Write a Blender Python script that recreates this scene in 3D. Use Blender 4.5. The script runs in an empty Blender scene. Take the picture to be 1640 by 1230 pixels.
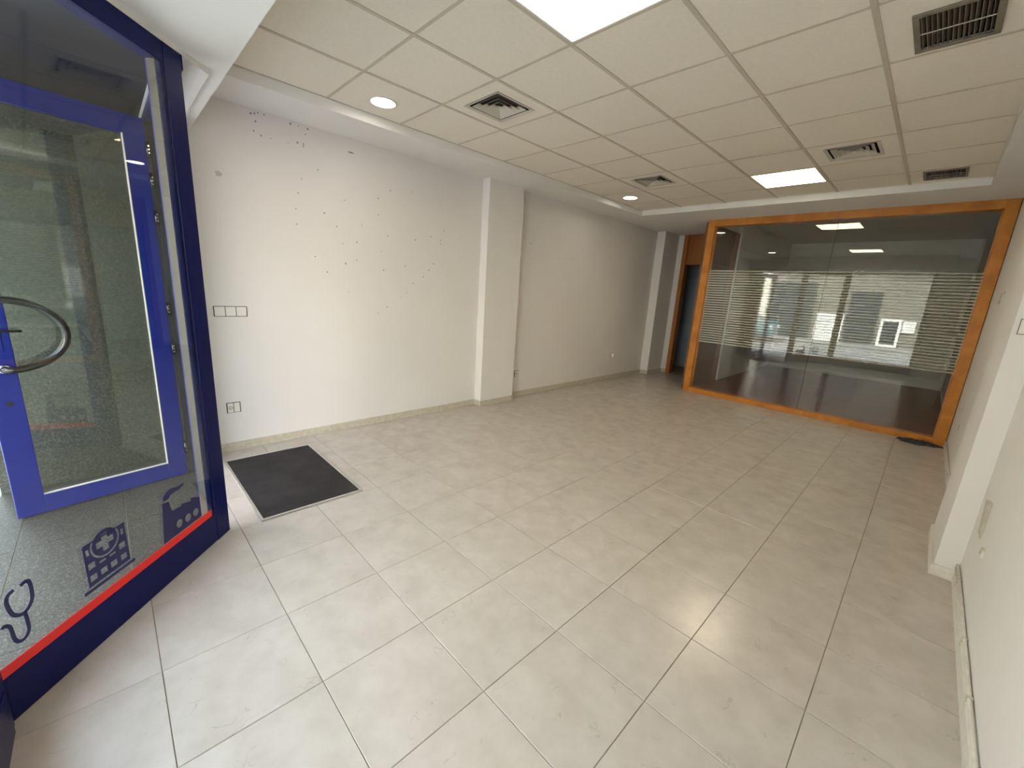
import bpy, math, random
from mathutils import Vector, Matrix
random.seed(7)
S = bpy.context.scene
C = S.collection

# ------------------------------------------------------------------ camera
cam = bpy.data.cameras.new('camera')
cam.sensor_fit = 'HORIZONTAL'; cam.sensor_width = 36.0
cam.lens = 654.41 / 1640.0 * 36.0
cam.clip_start = 0.02; cam.clip_end = 300
camo = bpy.data.objects.new('camera', cam); C.objects.link(camo)
RR = Vector((0.69645, 0.71508, 0.06018)); UU = Vector((-0.20229, 0.11517, 0.97253)); FF = Vector((-0.68850, 0.68949, -0.22486))
camo.matrix_world = Matrix(((RR.x, UU.x, -FF.x, 0), (RR.y, UU.y, -FF.y, 0), (RR.z, UU.z, -FF.z, 1.488), (0, 0, 0, 1)))
S.camera = camo

# ------------------------------------------------------------------ sky, sun, exposure
W = bpy.data.worlds.new('sky'); S.world = W; W.use_nodes = True
wn = W.node_tree.nodes; wl = W.node_tree.links
bgn = wn['Background']
sky = wn.new('ShaderNodeTexSky'); sky.sky_type = 'NISHITA'; sky.sun_disc = False
sky.sun_elevation = math.radians(48); sky.sun_rotation = math.radians(20); sky.air_density = 1.6; sky.dust_density = 4.0
hs = wn.new('ShaderNodeHueSaturation'); hs.inputs['Saturation'].default_value = 0.62
wl.new(sky.outputs['Color'], hs.inputs['Color']); wl.new(hs.outputs['Color'], bgn.inputs['Color'])
bgn.inputs['Strength'].default_value = 1.3
sun = bpy.data.lights.new('sun', 'SUN'); sun.energy = 14.0; sun.angle = math.radians(1.0); sun.color = (1.0, 0.97, 0.93)
suno = bpy.data.objects.new('sun', sun); C.objects.link(suno)
suno.rotation_euler = Vector((0.30, -0.62, -0.80)).to_track_quat('-Z', 'Y').to_euler()   # from behind the shop on to the far side of the street
S.view_settings.view_transform = 'Standard'; S.view_settings.look = 'None'
S.view_settings.gamma = 1.0; S.view_settings.use_curve_mapping = False
S.view_settings.exposure = 1.12
LED = 8.8          # emission of the ceiling panels
SPOT = 13.0        # emission of the downlights

# ------------------------------------------------------------------ materials
def newmat(name):
    m = bpy.data.materials.new(name); m.use_nodes = True
    return m, m.node_tree.nodes, m.node_tree.links, m.node_tree.nodes['Principled BSDF']
def noise(n, l, scale, detail=4, rough=0.55, coord='Object'):
    tc = n.new('ShaderNodeTexCoord'); t = n.new('ShaderNodeTexNoise')
    t.inputs['Scale'].default_value = scale; t.inputs['Detail'].default_value = detail; t.inputs['Roughness'].default_value = rough
    l.new(tc.outputs[coord], t.inputs['Vector']); return t
def ramp(n, stops):
    r = n.new('ShaderNodeValToRGB'); e = r.color_ramp.elements
    e[0].position, e[0].color = stops[0][0], (*stops[0][1], 1); e[1].position, e[1].color = stops[1][0], (*stops[1][1], 1)
    for p, c in stops[2:]:
        k = e.new(p); k.color = (*c, 1)
    return r
def plain(name, col, rough=0.5, metal=0.0, var=0.06, scale=6.0, bump=0.0, bscale=60.0, spec=0.5, coat=0.0):
    m, n, l, b = newmat(name)
    b.inputs['Roughness'].default_value = rough; b.inputs['Metallic'].default_value = metal
    b.inputs['Specular IOR Level'].default_value = spec; b.inputs['Coat Weight'].default_value = coat
    t = noise(n, l, scale)
    r = ramp(n, [(0.3, tuple(c * (1 - var) for c in col)), (0.7, tuple(min(1, c * (1 + var)) for c in col))])
    l.new(t.outputs['Fac'], r.inputs['Fac']); l.new(r.outputs['Color'], b.inputs['Base Color'])
    if bump:
        t2 = noise(n, l, bscale, 6); bp = n.new('ShaderNodeBump'); bp.inputs['Strength'].default_value = bump; bp.inputs['Distance'].default_value = 0.004
        l.new(t2.outputs['Fac'], bp.inputs['Height']); l.new(bp.outputs['Normal'], b.inputs['Normal'])
    return m
def emis(name, col, strength):
    m, n, l, b = newmat(name)
    b.inputs['Base Color'].default_value = (*col, 1)
    b.inputs['Emission Color'].default_value = (*col, 1); b.inputs['Emission Strength'].default_value = strength
    return m
def glassmat(name, tint=(0.93, 0.96, 0.94), f0=0.045, rough=0.0, refl=(1, 1, 1)):
    m, n, l, b = newmat(name); n.remove(b); out = n['Material Output']
    tr = n.new('ShaderNodeBsdfTransparent'); tr.inputs['Color'].default_value = (*tint, 1)
    gl = n.new('ShaderNodeBsdfGlossy'); gl.inputs['Roughness'].default_value = rough; gl.inputs['Color'].default_value = (*refl, 1)
    g = n.new('ShaderNodeNewGeometry'); d = n.new('ShaderNodeVectorMath'); d.operation = 'DOT_PRODUCT'
    l.new(g.outputs['Incoming'], d.inputs[0]); l.new(g.outputs['Normal'], d.inputs[1])
    def mth(op, a, v=None, w=None):
        q = n.new('ShaderNodeMath'); q.operation = op
        for i, x in enumerate((a, v, w)):
            if x is None: continue
            if isinstance(x, (int, float)): q.inputs[i].default_value = x
            else: l.new(x, q.inputs[i])
        return q.outputs[0]
    c = mth('ABSOLUTE', d.outputs['Value']); s = mth('SUBTRACT', 1.0, c); p5 = mth('POWER', s, 5.0)
    fac = mth('MULTIPLY_ADD', p5, 1.0 - f0, f0)
    mx = n.new('ShaderNodeMixShader'); l.new(fac, mx.inputs[0]); l.new(tr.outputs[0], mx.inputs[1]); l.new(gl.outputs[0], mx.inputs[2])
    l.new(mx.outputs[0], out.inputs['Surface']); return m
def frostmat(name):
    m, n, l, b = newmat(name); n.remove(b); out = n['Material Output']
    tr = n.new('ShaderNodeBsdfTransparent'); df = n.new('ShaderNodeBsdfDiffuse'); df.inputs['Color'].default_value = (0.78, 0.80, 0.72, 1)
    tl = n.new('ShaderNodeBsdfTranslucent'); tl.inputs['Color'].default_value = (0.6, 0.62, 0.58, 1)
    a = n.new('ShaderNodeMixShader'); a.inputs[0].default_value = 0.35; l.new(df.outputs[0], a.inputs[1]); l.new(tl.outputs[0], a.inputs[2])
    t = noise(n, l, 5.0); mr = n.new('ShaderNodeMapRange'); mr.inputs['To Min'].default_value = 0.72; mr.inputs['To Max'].default_value = 0.82
    l.new(t.outputs['Fac'], mr.inputs['Value'])
    mx = n.new('ShaderNodeMixShader'); l.new(mr.outputs[0], mx.inputs[0]); l.new(tr.outputs[0], mx.inputs[1]); l.new(a.outputs[0], mx.inputs[2])
    l.new(mx.outputs[0], out.inputs['Surface']); return m
def woodmat(name, c1, c2, rough=0.4, scale=(1, 1, 14), rnd=0.0, spec=0.5):
    m, n, l, b = newmat(name); tc = n.new('ShaderNodeTexCoord'); mp = n.new('ShaderNodeMapping'); mp.inputs['Scale'].default_value = scale
    oi = n.new('ShaderNodeObjectInfo'); ad = n.new('ShaderNodeVectorMath'); ad.operation = 'ADD'
    ml = n.new('ShaderNodeVectorMath'); ml.operation = 'SCALE'; ml.inputs[0].default_value = (7, 13, 5); l.new(oi.outputs['Random'], ml.inputs['Scale'])
    l.new(tc.outputs['Object'], ad.inputs[0]); l.new(ml.outputs[0], ad.inputs[1]); l.new(ad.outputs[0], mp.inputs['Vector'])
    t = n.new('ShaderNodeTexNoise'); t.inputs['Scale'].default_value = 3.0; t.inputs['Detail'].default_value = 6; t.inputs['Distortion'].default_value = 0.6
    l.new(mp.outputs[0], t.inputs['Vector'])
    r = ramp(n, [(0.3, c1), (0.72, c2)]); l.new(t.outputs['Fac'], r.inputs['Fac'])
    h = n.new('ShaderNodeHueSaturation'); mr = n.new('ShaderNodeMapRange'); mr.inputs['To Min'].default_value = 1 - rnd; mr.inputs['To Max'].default_value = 1 + rnd
    l.new(oi.outputs['Random'], mr.inputs['Value']); l.new(mr.outputs[0], h.inputs['Value']); l.new(r.outputs['Color'], h.inputs['Color'])
    l.new(h.outputs['Color'], b.inputs['Base Color']); b.inputs['Roughness'].default_value = rough; b.inputs['Specular IOR Level'].default_value = spec
    return m
def tilemat():
    m, n, l, b = newmat('marbled_ceramic'); tc = n.new('ShaderNodeTexCoord'); oi = n.new('ShaderNodeObjectInfo')
    ml = n.new('ShaderNodeVectorMath'); ml.operation = 'SCALE'; ml.inputs[0].default_value = (31, 57, 11); l.new(oi.outputs['Random'], ml.inputs['Scale'])
    ad = n.new('ShaderNodeVectorMath'); ad.operation = 'ADD'; l.new(tc.outputs['Object'], ad.inputs[0]); l.new(ml.outputs[0], ad.inputs[1])
    t = n.new('ShaderNodeTexNoise'); t.inputs['Scale'].default_value = 7; t.inputs['Detail'].default_value = 7; t.inputs['Roughness'].default_value = 0.62; t.inputs['Distortion'].default_value = 0.8
    l.new(ad.outputs[0], t.inputs['Vector'])
    r = n.new('ShaderNodeMix'); r.data_type = 'RGBA'; r.clamp_factor = False
    r.inputs[6].default_value = (0.385, 0.338, 0.292, 1); r.inputs[7].default_value = (0.615, 0.575, 0.535, 1)
    t.inputs['Distortion'].default_value = 0.0; l.new(t.outputs['Fac'], r.inputs[0])
    # short thin grey veins
    dn = n.new('ShaderNodeTexNoise'); dn.inputs['Scale'].default_value = 5; dn.inputs['Detail'].default_value = 3; l.new(ad.outputs[0], dn.inputs['Vector'])
    dv = n.new('ShaderNodeVectorMath'); dv.operation = 'SCALE'; dv.inputs['Scale'].default_value = 0.35; l.new(dn.outputs['Color'], dv.inputs[0])
    da = n.new('ShaderNodeVectorMath'); da.operation = 'ADD'; l.new(ad.outputs[0], da.inputs[0]); l.new(dv.outputs[0], da.inputs[1])
    v = n.new('ShaderNodeTexVoronoi'); v.feature = 'DISTANCE_TO_EDGE'; v.inputs['Scale'].default_value = 8; l.new(da.outputs[0], v.inputs['Vector'])
    mk = n.new('ShaderNodeTexNoise'); mk.inputs['Scale'].default_value = 11; mk.inputs['Detail'].default_value = 2; l.new(ad.outputs[0], mk.inputs['Vector'])
    mm = n.new('ShaderNodeMapRange'); mm.inputs['From Min'].default_value = 0.50; mm.inputs['From Max'].default_value = 0.62; mm.inputs['To Min'].default_value = 0.1; mm.inputs['To Max'].default_value = 0.0; l.new(mk.outputs['Fac'], mm.inputs['Value'])
    sm = n.new('ShaderNodeMath'); sm.operation = 'ADD'; l.new(v.outputs['Distance'], sm.inputs[0]); l.new(mm.outputs[0], sm.inputs[1])
    vr = ramp(n, [(0.0, (0.80, 0.79, 0.77)), (0.022, (1, 1, 1))]); l.new(sm.outputs[0], vr.inputs['Fac'])
    mx = n.new('ShaderNodeMix'); mx.data_type = 'RGBA'; mx.blend_type = 'MULTIPLY'; mx.inputs[0].default_value = 0.8
    l.new(r.outputs[2], mx.inputs[6]); l.new(vr.outputs['Color'], mx.inputs[7])
    l.new(mx.outputs[2], b.inputs['Base Color'])
    t2 = n.new('ShaderNodeTexNoise'); t2.inputs['Scale'].default_value = 3; l.new(ad.outputs[0], t2.inputs['Vector'])
    mr = n.new('ShaderNodeMapRange'); mr.inputs['To Min'].default_value = 0.20; mr.inputs['To Max'].default_value = 0.265; l.new(t2.outputs['Fac'], mr.inputs['Value']); l.new(mr.outputs[0], b.inputs['Roughness'])
    b.inputs['Specular IOR Level'].default_value = 0.45
    return m
def speckle(name, c1, c2, c3, scale=160, rough=0.5, fleck=0.16):
    m, n, l, b = newmat(name); t = noise(n, l, scale, 2, 0.5); r = ramp(n, [(0.38, c1), (0.62, c2), (0.5 + fleck, c3)])
    l.new(t.outputs['Fac'], r.inputs['Fac']); l.new(r.outputs['Color'], b.inputs['Base Color']); b.inputs['Roughness'].default_value = rough; b.inputs['Specular IOR Level'].default_value = 0.22
    return m

M = {}
M['wall'] = plain('wall_paint', (0.72, 0.688, 0.662), 0.65, var=0.025, scale=1.2, bump=0.05, bscale=90)
M['wall2'] = plain('grey_white_paint', (0.80, 0.77, 0.70), 0.7, var=0.03, scale=1.5)
M['soffit'] = plain('soffit_paint', (0.80, 0.785, 0.76), 0.7, var=0.02, scale=1.0)
M['ctile'] = plain('mineral_fibre_tile', (0.82, 0.755, 0.66), 0.9, var=0.03, scale=40, bump=0.25, bscale=350)
M['tbar'] = plain('tbar_enamel', (0.56, 0.50, 0.41), 0.6, var=0.04)
M['slabm'] = plain('ceiling_void_board', (0.35, 0.33, 0.30), 0.9)
M['ftile'] = tilemat()
M['grout'] = plain('grout', (0.27, 0.21, 0.15), 0.9, var=0.25, scale=9)
M['base'] = plain('terrazzo_skirting', (0.50, 0.45, 0.36), 0.45, var=0.12, scale=30)
M['basein'] = plain('pale_skirting', (0.66, 0.62, 0.56), 0.45, var=0.08, scale=30)
M['navy'] = plain('navy_enamel', (0.006, 0.009, 0.080), 0.28, var=0.05, spec=0.14, coat=0.0)
M['blue'] = plain('blue_enamel', (0.004, 0.014, 0.16), 0.4, spec=0.2, var=0.05)
M['decal'] = plain('navy_vinyl', (0.012, 0.012, 0.090), 0.45, var=0.03)
M['red'] = plain('red_vinyl', (0.85, 0.015, 0.008), 0.45, var=0.03)
M['glass'] = glassmat('clear_glass')
M['dglass'] = glassmat('smoked_door_glass', (0.86, 0.89, 0.85), 0.05)
M['pglass'] = glassmat('partition_glass', (0.96, 0.97, 0.955), 0.042)
M['frost'] = frostmat('frosted_film')
M['oak'] = woodmat('honey_oak', (0.44, 0.150, 0.012), (0.62, 0.25, 0.030), 0.4, (2, 2, 2))
M['oakd'] = woodmat('orange_veneer', (0.30, 0.095, 0.014), (0.40, 0.14, 0.03), 0.42, (14, 14, 1))
M['brownv'] = woodmat('brown_veneer', (0.16, 0.075, 0.03), (0.24, 0.12, 0.05), 0.42, (14, 14, 1))
M['parq'] = woodmat('dark_parquet', (0.20, 0.062, 0.026), (0.27, 0.092, 0.040), 0.36, (1.5, 9, 2), 0.10, 0.12)
M['mat'] = plain('charcoal_carpet', (0.022, 0.018, 0.020), 0.95, var=0.5, scale=5, bump=0.6, bscale=260)
M['alu'] = plain('brushed_aluminium', (0.62, 0.60, 0.57), 0.35, 0.9, var=0.08, scale=20)
M['chrome'] = plain('chrome', (0.75, 0.75, 0.76), 0.12, 1.0, var=0.02)
M['black'] = plain('black_gloss_plastic', (0.012, 0.011, 0.010), 0.14, var=0.1, coat=0.3)
M['blackm'] = plain('dark_jamb_enamel', (0.014, 0.015, 0.024), 0.4, var=0.1)
M['wplast'] = plain('white_plastic', (0.74, 0.71, 0.66), 0.35, var=0.02)
M['joint'] = plain('dark_plastic_gap', (0.07, 0.06, 0.05), 0.6)
M['vent'] = plain('vent_enamel', (0.56, 0.52, 0.44), 0.5, var=0.05)
M['ventd'] = plain('dusty_vent_enamel', (0.20, 0.17, 0.13), 0.55, var=0.2, scale=20)
M['void'] = plain('duct_void', (0.015, 0.012, 0.009), 0.9)
M['led'] = emis('led_panel_glow', (1.0, 0.84, 0.58), LED)
M['spot'] = emis('downlight_glow', (1.0, 0.93, 0.80), SPOT)
M['granite'] = speckle('grey_granite', (0.030, 0.027, 0.022), (0.072, 0.066, 0.055), (0.15, 0.138, 0.118), 150, 0.5)
M['gdark'] = speckle('dark_stone', (0.050, 0.052, 0.044), (0.095, 0.098, 0.084), (0.14, 0.14, 0.12), 90, 0.5)
M['rag'] = plain('dark_blue_cloth', (0.030, 0.036, 0.050), 0.9, var=0.4, scale=30)
M['hole'] = plain('dark_plug', (0.28, 0.25, 0.22), 0.8, var=0.3)
M['stain'] = plain('wall_smudge', (0.50, 0.47, 0.44), 0.8, var=0.08)
M['bluegrey'] = plain('blue_grey_paint', (0.30, 0.36, 0.42), 0.6)
M['render'] = plain('cream_render', (0.66, 0.63, 0.57), 0.9, var=0.08, scale=2)
M['brickr'] = plain('ochre_grey_render', (0.15, 0.14, 0.125), 0.9, var=0.1, scale=3)
M['wframe'] = plain('white_frame', (0.80, 0.80, 0.78), 0.4)
M['pane'] = plain('dark_window_pane', (0.03, 0.04, 0.05), 0.05)
M['asph'] = plain('asphalt', (0.20, 0.20, 0.20), 0.9, var=0.15, scale=20)
M['pave'] = speckle('street_paving', (0.46, 0.45, 0.43), (0.54, 0.53, 0.51), (0.60, 0.59, 0.57), 60, 0.8)
M['carw'] = plain('white_car_paint', (0.60, 0.60, 0.60), 0.2, var=0.01, coat=0.6)
M['carb'] = plain('teal_car_paint', (0.05, 0.16, 0.20), 0.2, var=0.02, coat=0.6)
M['rubber'] = plain('tyre_rubber', (0.02, 0.02, 0.02), 0.8)
M['poster'] = plain('poster_paper_back', (0.22, 0.22, 0.20), 0.85, var=0.05)

# ------------------------------------------------------------------ geometry helpers
class MB:
    def __init__(s): s.v = []; s.f = []; s.smooth = set()
    def add(s, vs, fs, smooth=False):
        o = len(s.v); s.v += [tuple(v) for v in vs]
        for f in fs:
            if smooth: s.smooth.add(len(s.f))
            s.f.append([o + i for i in f])
        return s
    def box(s, lo, hi):
        x0, y0, z0 = lo; x1, y1, z1 = hi
        return s.add([(x0, y0, z0), (x1, y0, z0), (x1, y1, z0), (x0, y1, z0), (x0, y0, z1), (x1, y0, z1), (x1, y1, z1), (x0, y1, z1)],
                     [(0, 3, 2, 1), (4, 5, 6, 7), (0, 1, 5, 4), (1, 2, 6, 5), (2, 3, 7, 6), (3, 0, 4, 7)])
    def cbox(s, lo, hi, c):          # box with its upper rim chamfered
        x0, y0, z0 = lo; x1, y1, z1 = hi
        v = [(x0, y0, z0), (x1, y0, z0), (x1, y1, z0), (x0, y1, z0), (x0, y0, z1 - c), (x1, y0, z1 - c), (x1, y1, z1 - c), (x0, y1, z1 - c),
             (x0 + c, y0 + c, z1), (x1 - c, y0 + c, z1), (x1 - c, y1 - c, z1), (x0 + c, y1 - c, z1)]
        f = [(0, 3, 2, 1), (8, 9, 10, 11)]
        for a in (0, 4):
            for i in range(4): f.append((a + i, a + (i + 1) % 4, a + 4 + (i + 1) % 4, a + 4 + i))
        return s.add(v, f)
    def prism(s, poly, z0, z1):
        n = len(poly); v = [(x, y, z0) for x, y in poly] + [(x, y, z1) for x, y in poly]
        f = [tuple(range(n))[::-1], tuple(range(n, 2 * n))] + [(i, (i + 1) % n, n + (i + 1) % n, n + i) for i in range(n)]
        return s.add(v, f)
    def tube(s, path, r, seg=10, caps=True):
        path = [Vector(p) for p in path]; rings = []; up = None
        for i, p in enumerate(path):
            t = (path[min(i + 1, len(path) - 1)] - path[max(i - 1, 0)]).normalized()
            if up is None: up = t.orthogonal().normalized()
            up = (up - t * up.dot(t)).normalized(); w = t.cross(up)
            rr = r[i] if isinstance(r, (list, tuple)) else r
            rings.append([p + up * (math.cos(2 * math.pi * k / seg) * rr) + w * (math.sin(2 * math.pi * k / seg) * rr) for k in range(seg)])
        v = [q for ring in rings for q in ring]; f = []
        for i in range(len(path) - 1):
            for k in range(seg): f.append((i * seg + k, i * seg + (k + 1) % seg, (i + 1) * seg + (k + 1) % seg, (i + 1) * seg + k))
        s.add(v, f, True)
        if caps:
            o = len(s.v) - len(v); s.f.append([o + k for k in range(seg)][::-1]); s.f.append([o + (len(path) - 1) * seg + k for k in range(seg)])
        return s
    def lathe(s, prof, c=(0, 0, 0), axis=(0, 0, 1), seg=28):
        ax = Vector(axis).normalized(); u = ax.orthogonal().normalized(); w = ax.cross(u); c = Vector(c); n = len(prof)
        v = [c + ax * h + (u * math.cos(2 * math.pi * k / seg) + w * math.sin(2 * math.pi * k / seg)) * r for r, h in prof for k in range(seg)]
        f = [(i * seg + k, i * seg + (k + 1) % seg, (i + 1) * seg + (k + 1) % seg, (i + 1) * seg + k) for i in range(n - 1) for k in range(seg)]
        o = len(s.v); s.add(v, f, True)
        s.f.append([o + k for k in range(seg)][::-1]); s.f.append([o + (n - 1) * seg + k for k in range(seg)])
        return s
    def xf(s, m):
        s.v = [tuple(m @ Vector(v)) for v in s.v]; return s
    def mesh(s, name, mat):
        me = bpy.data.meshes.new(name); me.from_pydata(s.v, [], s.f); me.materials.append(mat)
        for i in s.smooth: me.polygons[i].use_smooth = True
        me.validate(); me.update()
        return me
def obj(name, mb, mat, parent=None, bevel=0.0):
    if isinstance(mb, MB):
        import bmesh
        me = mb.mesh(name, mat); bm = bmesh.new(); bm.from_mesh(me); bmesh.ops.recalc_face_normals(bm, faces=bm.faces); bm.to_mesh(me); bm.free()
    else: me = mb
    o = bpy.data.objects.new(name, me); C.objects.link(o)
    if parent: o.parent = parent
    if bevel:
        b = o.modifiers.new('bevel', 'BEVEL'); b.width = bevel; b.segments = 2; b.limit_method = 'ANGLE'
    return o
def tag(o, label=None, cat=None, group=None, kind=None):
    if label: o['label'] = label
    if cat: o['category'] = cat
    if group: o['group'] = group
    if kind: o['kind'] = kind
    return o
def empty(name, loc=(0, 0, 0)):
    o = bpy.data.objects.new(name, None); o.location = loc; o.empty_display_size = 0.05; C.objects.link(o); return o
def struct(name, mb, mat, label=None, parent=None, bevel=0.0):
    o = obj(name, mb, mat, parent, bevel); o['kind'] = 'structure'
    if label: o['label'] = label
    return o
def B(lo, hi): return MB().box(lo, hi)
def child(name, mb, mat, parent, bevel=0.0):
    """part given in world coordinates under a root that only has a location"""
    off = parent.location
    p = parent
    while p.parent: p = p.parent; off = off + p.location
    mb.v = [tuple(Vector(v) - off) for v in mb.v]
    return obj(name, mb, mat, parent, bevel)

# ------------------------------------------------------------------ room dimensions
XL, XR = -3.97, 0.385            # side walls
YW = -0.37                       # shop front
YP = 6.90                        # glass partition
H, ZS = 2.785, 2.715             # tile ceiling, plaster soffit
ZB, ZL = 2.475, 2.45             # front beam, lintel over the glazed screen
P1 = Vector((-2.663, 0.378, 0)); P2 = Vector((-1.846, -0.373, 0))
SD = (P2 - P1).normalized(); SN = Vector((-SD.y, SD.x, 0))      # along the screen, and towards the room
SLEN = (P2 - P1).length
TOP = 3.02

# walls
wl_ = struct('wall_left', MB().prism([(-4.25, 0.42), (XL, 0.42), (XL, 3.30), (-3.85, 3.30), (-3.85, 3.87), (XL, 3.87), (XL, 7.62), (-3.81, 7.62), (-3.81, 8.2), (-4.25, 8.2)], 0, TOP), M['wall'],
             'long white left wall with a pilaster and rows of screw holes')
wr_ = struct('wall_right', MB().prism([(0.65, -0.45), (0.65, 12.3), (XR, 12.3), (XR, 3.95), (0.287, 3.95), (0.287, 3.32), (XR, 3.32), (XR, -0.45)], 0, TOP), M['wall'],
             'white right wall with a shallow pilaster')
struct('wall_back', B((-2.95, 12.0, 0), (XR, 12.3, TOP)), M['wall2'], 'pale back wall of the dark room behind the glass')
struct('wall_passage', B((-4.25, 8.2, 0), (-3.70, 8.36, TOP)), M['wall'], 'short white wall return beside the passage door')
struct('wall_office', B((-2.86, 8.46, 0), (-2.76, 12.0, TOP)), M['wall2'], 'white side wall inside the glass fronted room')
# front of the building; unseen overhang added to dim sky light at the entrance
wf = struct('wall_front', MB().box((-0.16, -0.5, 0), (0.65, -0.30, 2.5)).box((-4.25, -1.45, 2.62), (0.65, -0.32, 3.5)), M['render'], 'street front pier and upper wall of the shop with an added shading overhang')
struct('wall_porch', MB().box((-4.25, -0.62, 0), (XL, 0.31, 2.62)), M['gdark'], 'dark stone side wall of the entrance recess')
struct('wall_neighbour', MB().box((-12, -0.62, 0), (-4.25, -0.3, 3.5)).box((0.65, -0.62, 0), (9, -0.3, 3.5)).box((-12, -1.45, 2.62), (-4.25, -0.62, 3.5)).box((0.65, -1.45, 2.62), (9, -0.62, 3.5)), M['render'], 'rendered street wall on both sides of the shop with the added shading overhang')  # added overhang runs on here, keeping sky light off the shop front
# ceiling void, soffits, beam
struct('ceiling_slab', B((-4.25, -0.32, TOP), (0.65, 12.3, 3.25)), M['slabm'], 'concrete slab above the ceilings')
def dperp(p, off): return (p + SN * off)
struct('trim_1', B((XL, 0.58, ZS), (-3.475, YP + 0.13, TOP)), M['soffit'], 'lowered plaster band along the left wall')
struct('trim_2', B((0.115, 0.58, ZS), (XR, YP + 0.13, TOP)), M['soffit'], 'lowered plaster band along the right wall')
struct('trim_3', MB().box((-3.475, 6.085, ZS), (0.115, YP + 0.13, TOP)).box((XL, YP + 0.13, ZS), (-2.76, 8.2, TOP)), M['soffit'], 'lowered plaster band in front of the glass room')
ext = P1 - SD * ((0.508 - P1.y) / (-SD.y))
e2 = P2 + SD * 0.05
struct('trim_4', MB().prism([(XL, 0.508), (ext.x, 0.508), (e2.x, e2.y), (XR, e2.y), (XR, 0.58), (XL, 0.58)], ZB, TOP), M['soffit'], 'deep white beam behind the shop front')
struct('trim_5', MB().prism([(XL, 0.508), (XL, 0.30), (P1.x, 0.30), (P1.x + 0.02, P1.y - 0.03), (e2.x - 0.03, e2.y), (e2.x, e2.y), (ext.x, 0.508)], ZL, ZB + 0.02), M['soffit'], 'plaster head above the glazed screen and the entrance')
struct('trim_6', MB().prism([(-3.97, 0.30), (-3.97, -0.62), (-1.80, -0.62), (-1.80, -0.40), (P1.x, 0.30)], ZL + 0.001, 2.62), M['blackm'], 'dark soffit of the entrance recess')
struct('trim_7', B((-1.80, -0.62, ZB), (0.65, -0.32, 2.62)), M['soffit'], 'head above the street window')

# ------------------------------------------------------------------ tiled floor
fl = struct('floor', B((-4.25, -0.45, -0.12), (0.65, 8.36, -0.0035)), M['grout'], 'bed of the marbled beige tile floor')
TS, FX, FY = 0.432, -1.770, 0.427
cache = {}
def place(key, mesh, loc, parent, rot=None):
    o = bpy.data.objects.new(key, mesh); o.location = loc; o.parent = parent; C.objects.link(o)
    if rot: o.rotation_euler = rot
    return o
def mk_mesh(key, mb, mat):
    import bmesh
    me = mb.mesh(key, mat); bm = bmesh.new(); bm.from_mesh(me); bmesh.ops.recalc_face_normals(bm, faces=bm.faces); bm.to_mesh(me); bm.free(); return me
def tmesh(w, d, key, mat, h=0.012, c=0.0015):
    k = (key, round(w, 3), round(d, 3))
    if k not in cache: cache[k] = mk_mesh(key, MB().cbox((-w / 2, -d / 2, -h), (w / 2, d / 2, 0), c), mat)
    return cache[k]
G = 0.0026
def side(p): return (Vector((p[0], p[1], 0)) - P1).dot(SN)
for i in range(-3, 19):
    for j in range(-6, 6):
        x0, x1 = FX + TS * j, FX + TS * (j + 1); y0, y1 = FY + TS * i, FY + TS * (i + 1)
        x0, x1 = max(x0, XL), min(x1, XR); y0, y1 = max(y0, YW - 0.05), min(y1, 8.2)
        if y0 >= YP + 0.05: x1 = min(x1, -2.76)
        elif y1 > YP + 0.05 and x0 >= -2.9: y1 = YP + 0.05
        if x1 - x0 < 0.02 or y1 - y0 < 0.02: continue
        cs = [(x0, y0), (x1, y0), (x0, y1), (x1, y1)]
        if all(side(c) < 0 and c[1] < 0.40 for c in cs): continue          # lies in the entrance recess
        place('floor_tile', tmesh(x1 - x0 - G, y1 - y0 - G, 'floor_tile', M['ftile']), ((x0 + x1) / 2, (y0 + y1) / 2, random.uniform(-0.0006, 0.0006)), fl)
# granite floor of the recess, pavement and road
pf = struct('floor_porch', MB().prism([(-3.97, 0.34), (-3.97, -0.62), (-1.9, -0.62), (-1.9, -0.36), (P1.x + 0.03, 0.34)], -0.1, 0.0015), M['grout'], 'bed of the granite entrance floor')
def clip(poly, n, c):        # keep n.p <= c
    out = []
    for a, b in zip(poly, poly[1:] + poly[:1]):
        da, db = a[0] * n[0] + a[1] * n[1] - c, b[0] * n[0] + b[1] * n[1] - c
        if da <= 0: out.append(a)
        if da * db < 0:
            t = da / (da - db); out.append((a[0] + (b[0] - a[0]) * t, a[1] + (b[1] - a[1]) * t))
    return out
sc_ = P1.dot(SN) - 0.03
for gx in (-3.97, -3.10, -2.23):
    for gy, gy2 in ((-0.62, -0.485), (-0.485, -0.055), (-0.055, 0.34)):
        q = [(gx, gy), (gx + 0.867, gy), (gx + 0.867, gy2 - 0.003), (gx, gy2 - 0.003)]
        q = clip(q, (SN.x, SN.y), sc_)
        if len(q) < 3: continue
        cx = sum(a for a, b in q) / len(q); cy = sum(b for a, b in q) / len(q)
        child_ = obj('granite_slab', MB().prism(q, -0.02, 0.004), M['granite'], pf)

# ------------------------------------------------------------------ dark parquet of the glass room
fp = struct('floor_parquet', B((-2.76, YP + 0.05, -0.12), (XR, 12.0, -0.006)), M['joint'], 'bed of the dark parquet behind the glass')
y = YP + 0.05; row = 0
while y < 12.0:
    y1 = min(y + 0.14, 12.0); x = -2.76 - [0, 0.45, 0.9][row % 3]
    while x < XR:
        a, b = max(x, -2.76), min(x + 1.25, XR); x += 1.25
        if b - a > 0.03: place('parquet_plank', tmesh(b - a - 0.003, y1 - y - 0.003, 'parquet_plank', M['parq'], 0.01, 0.001), ((a + b) / 2, (y + y1) / 2, 0), fp)
    y = y1; row += 1

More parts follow.
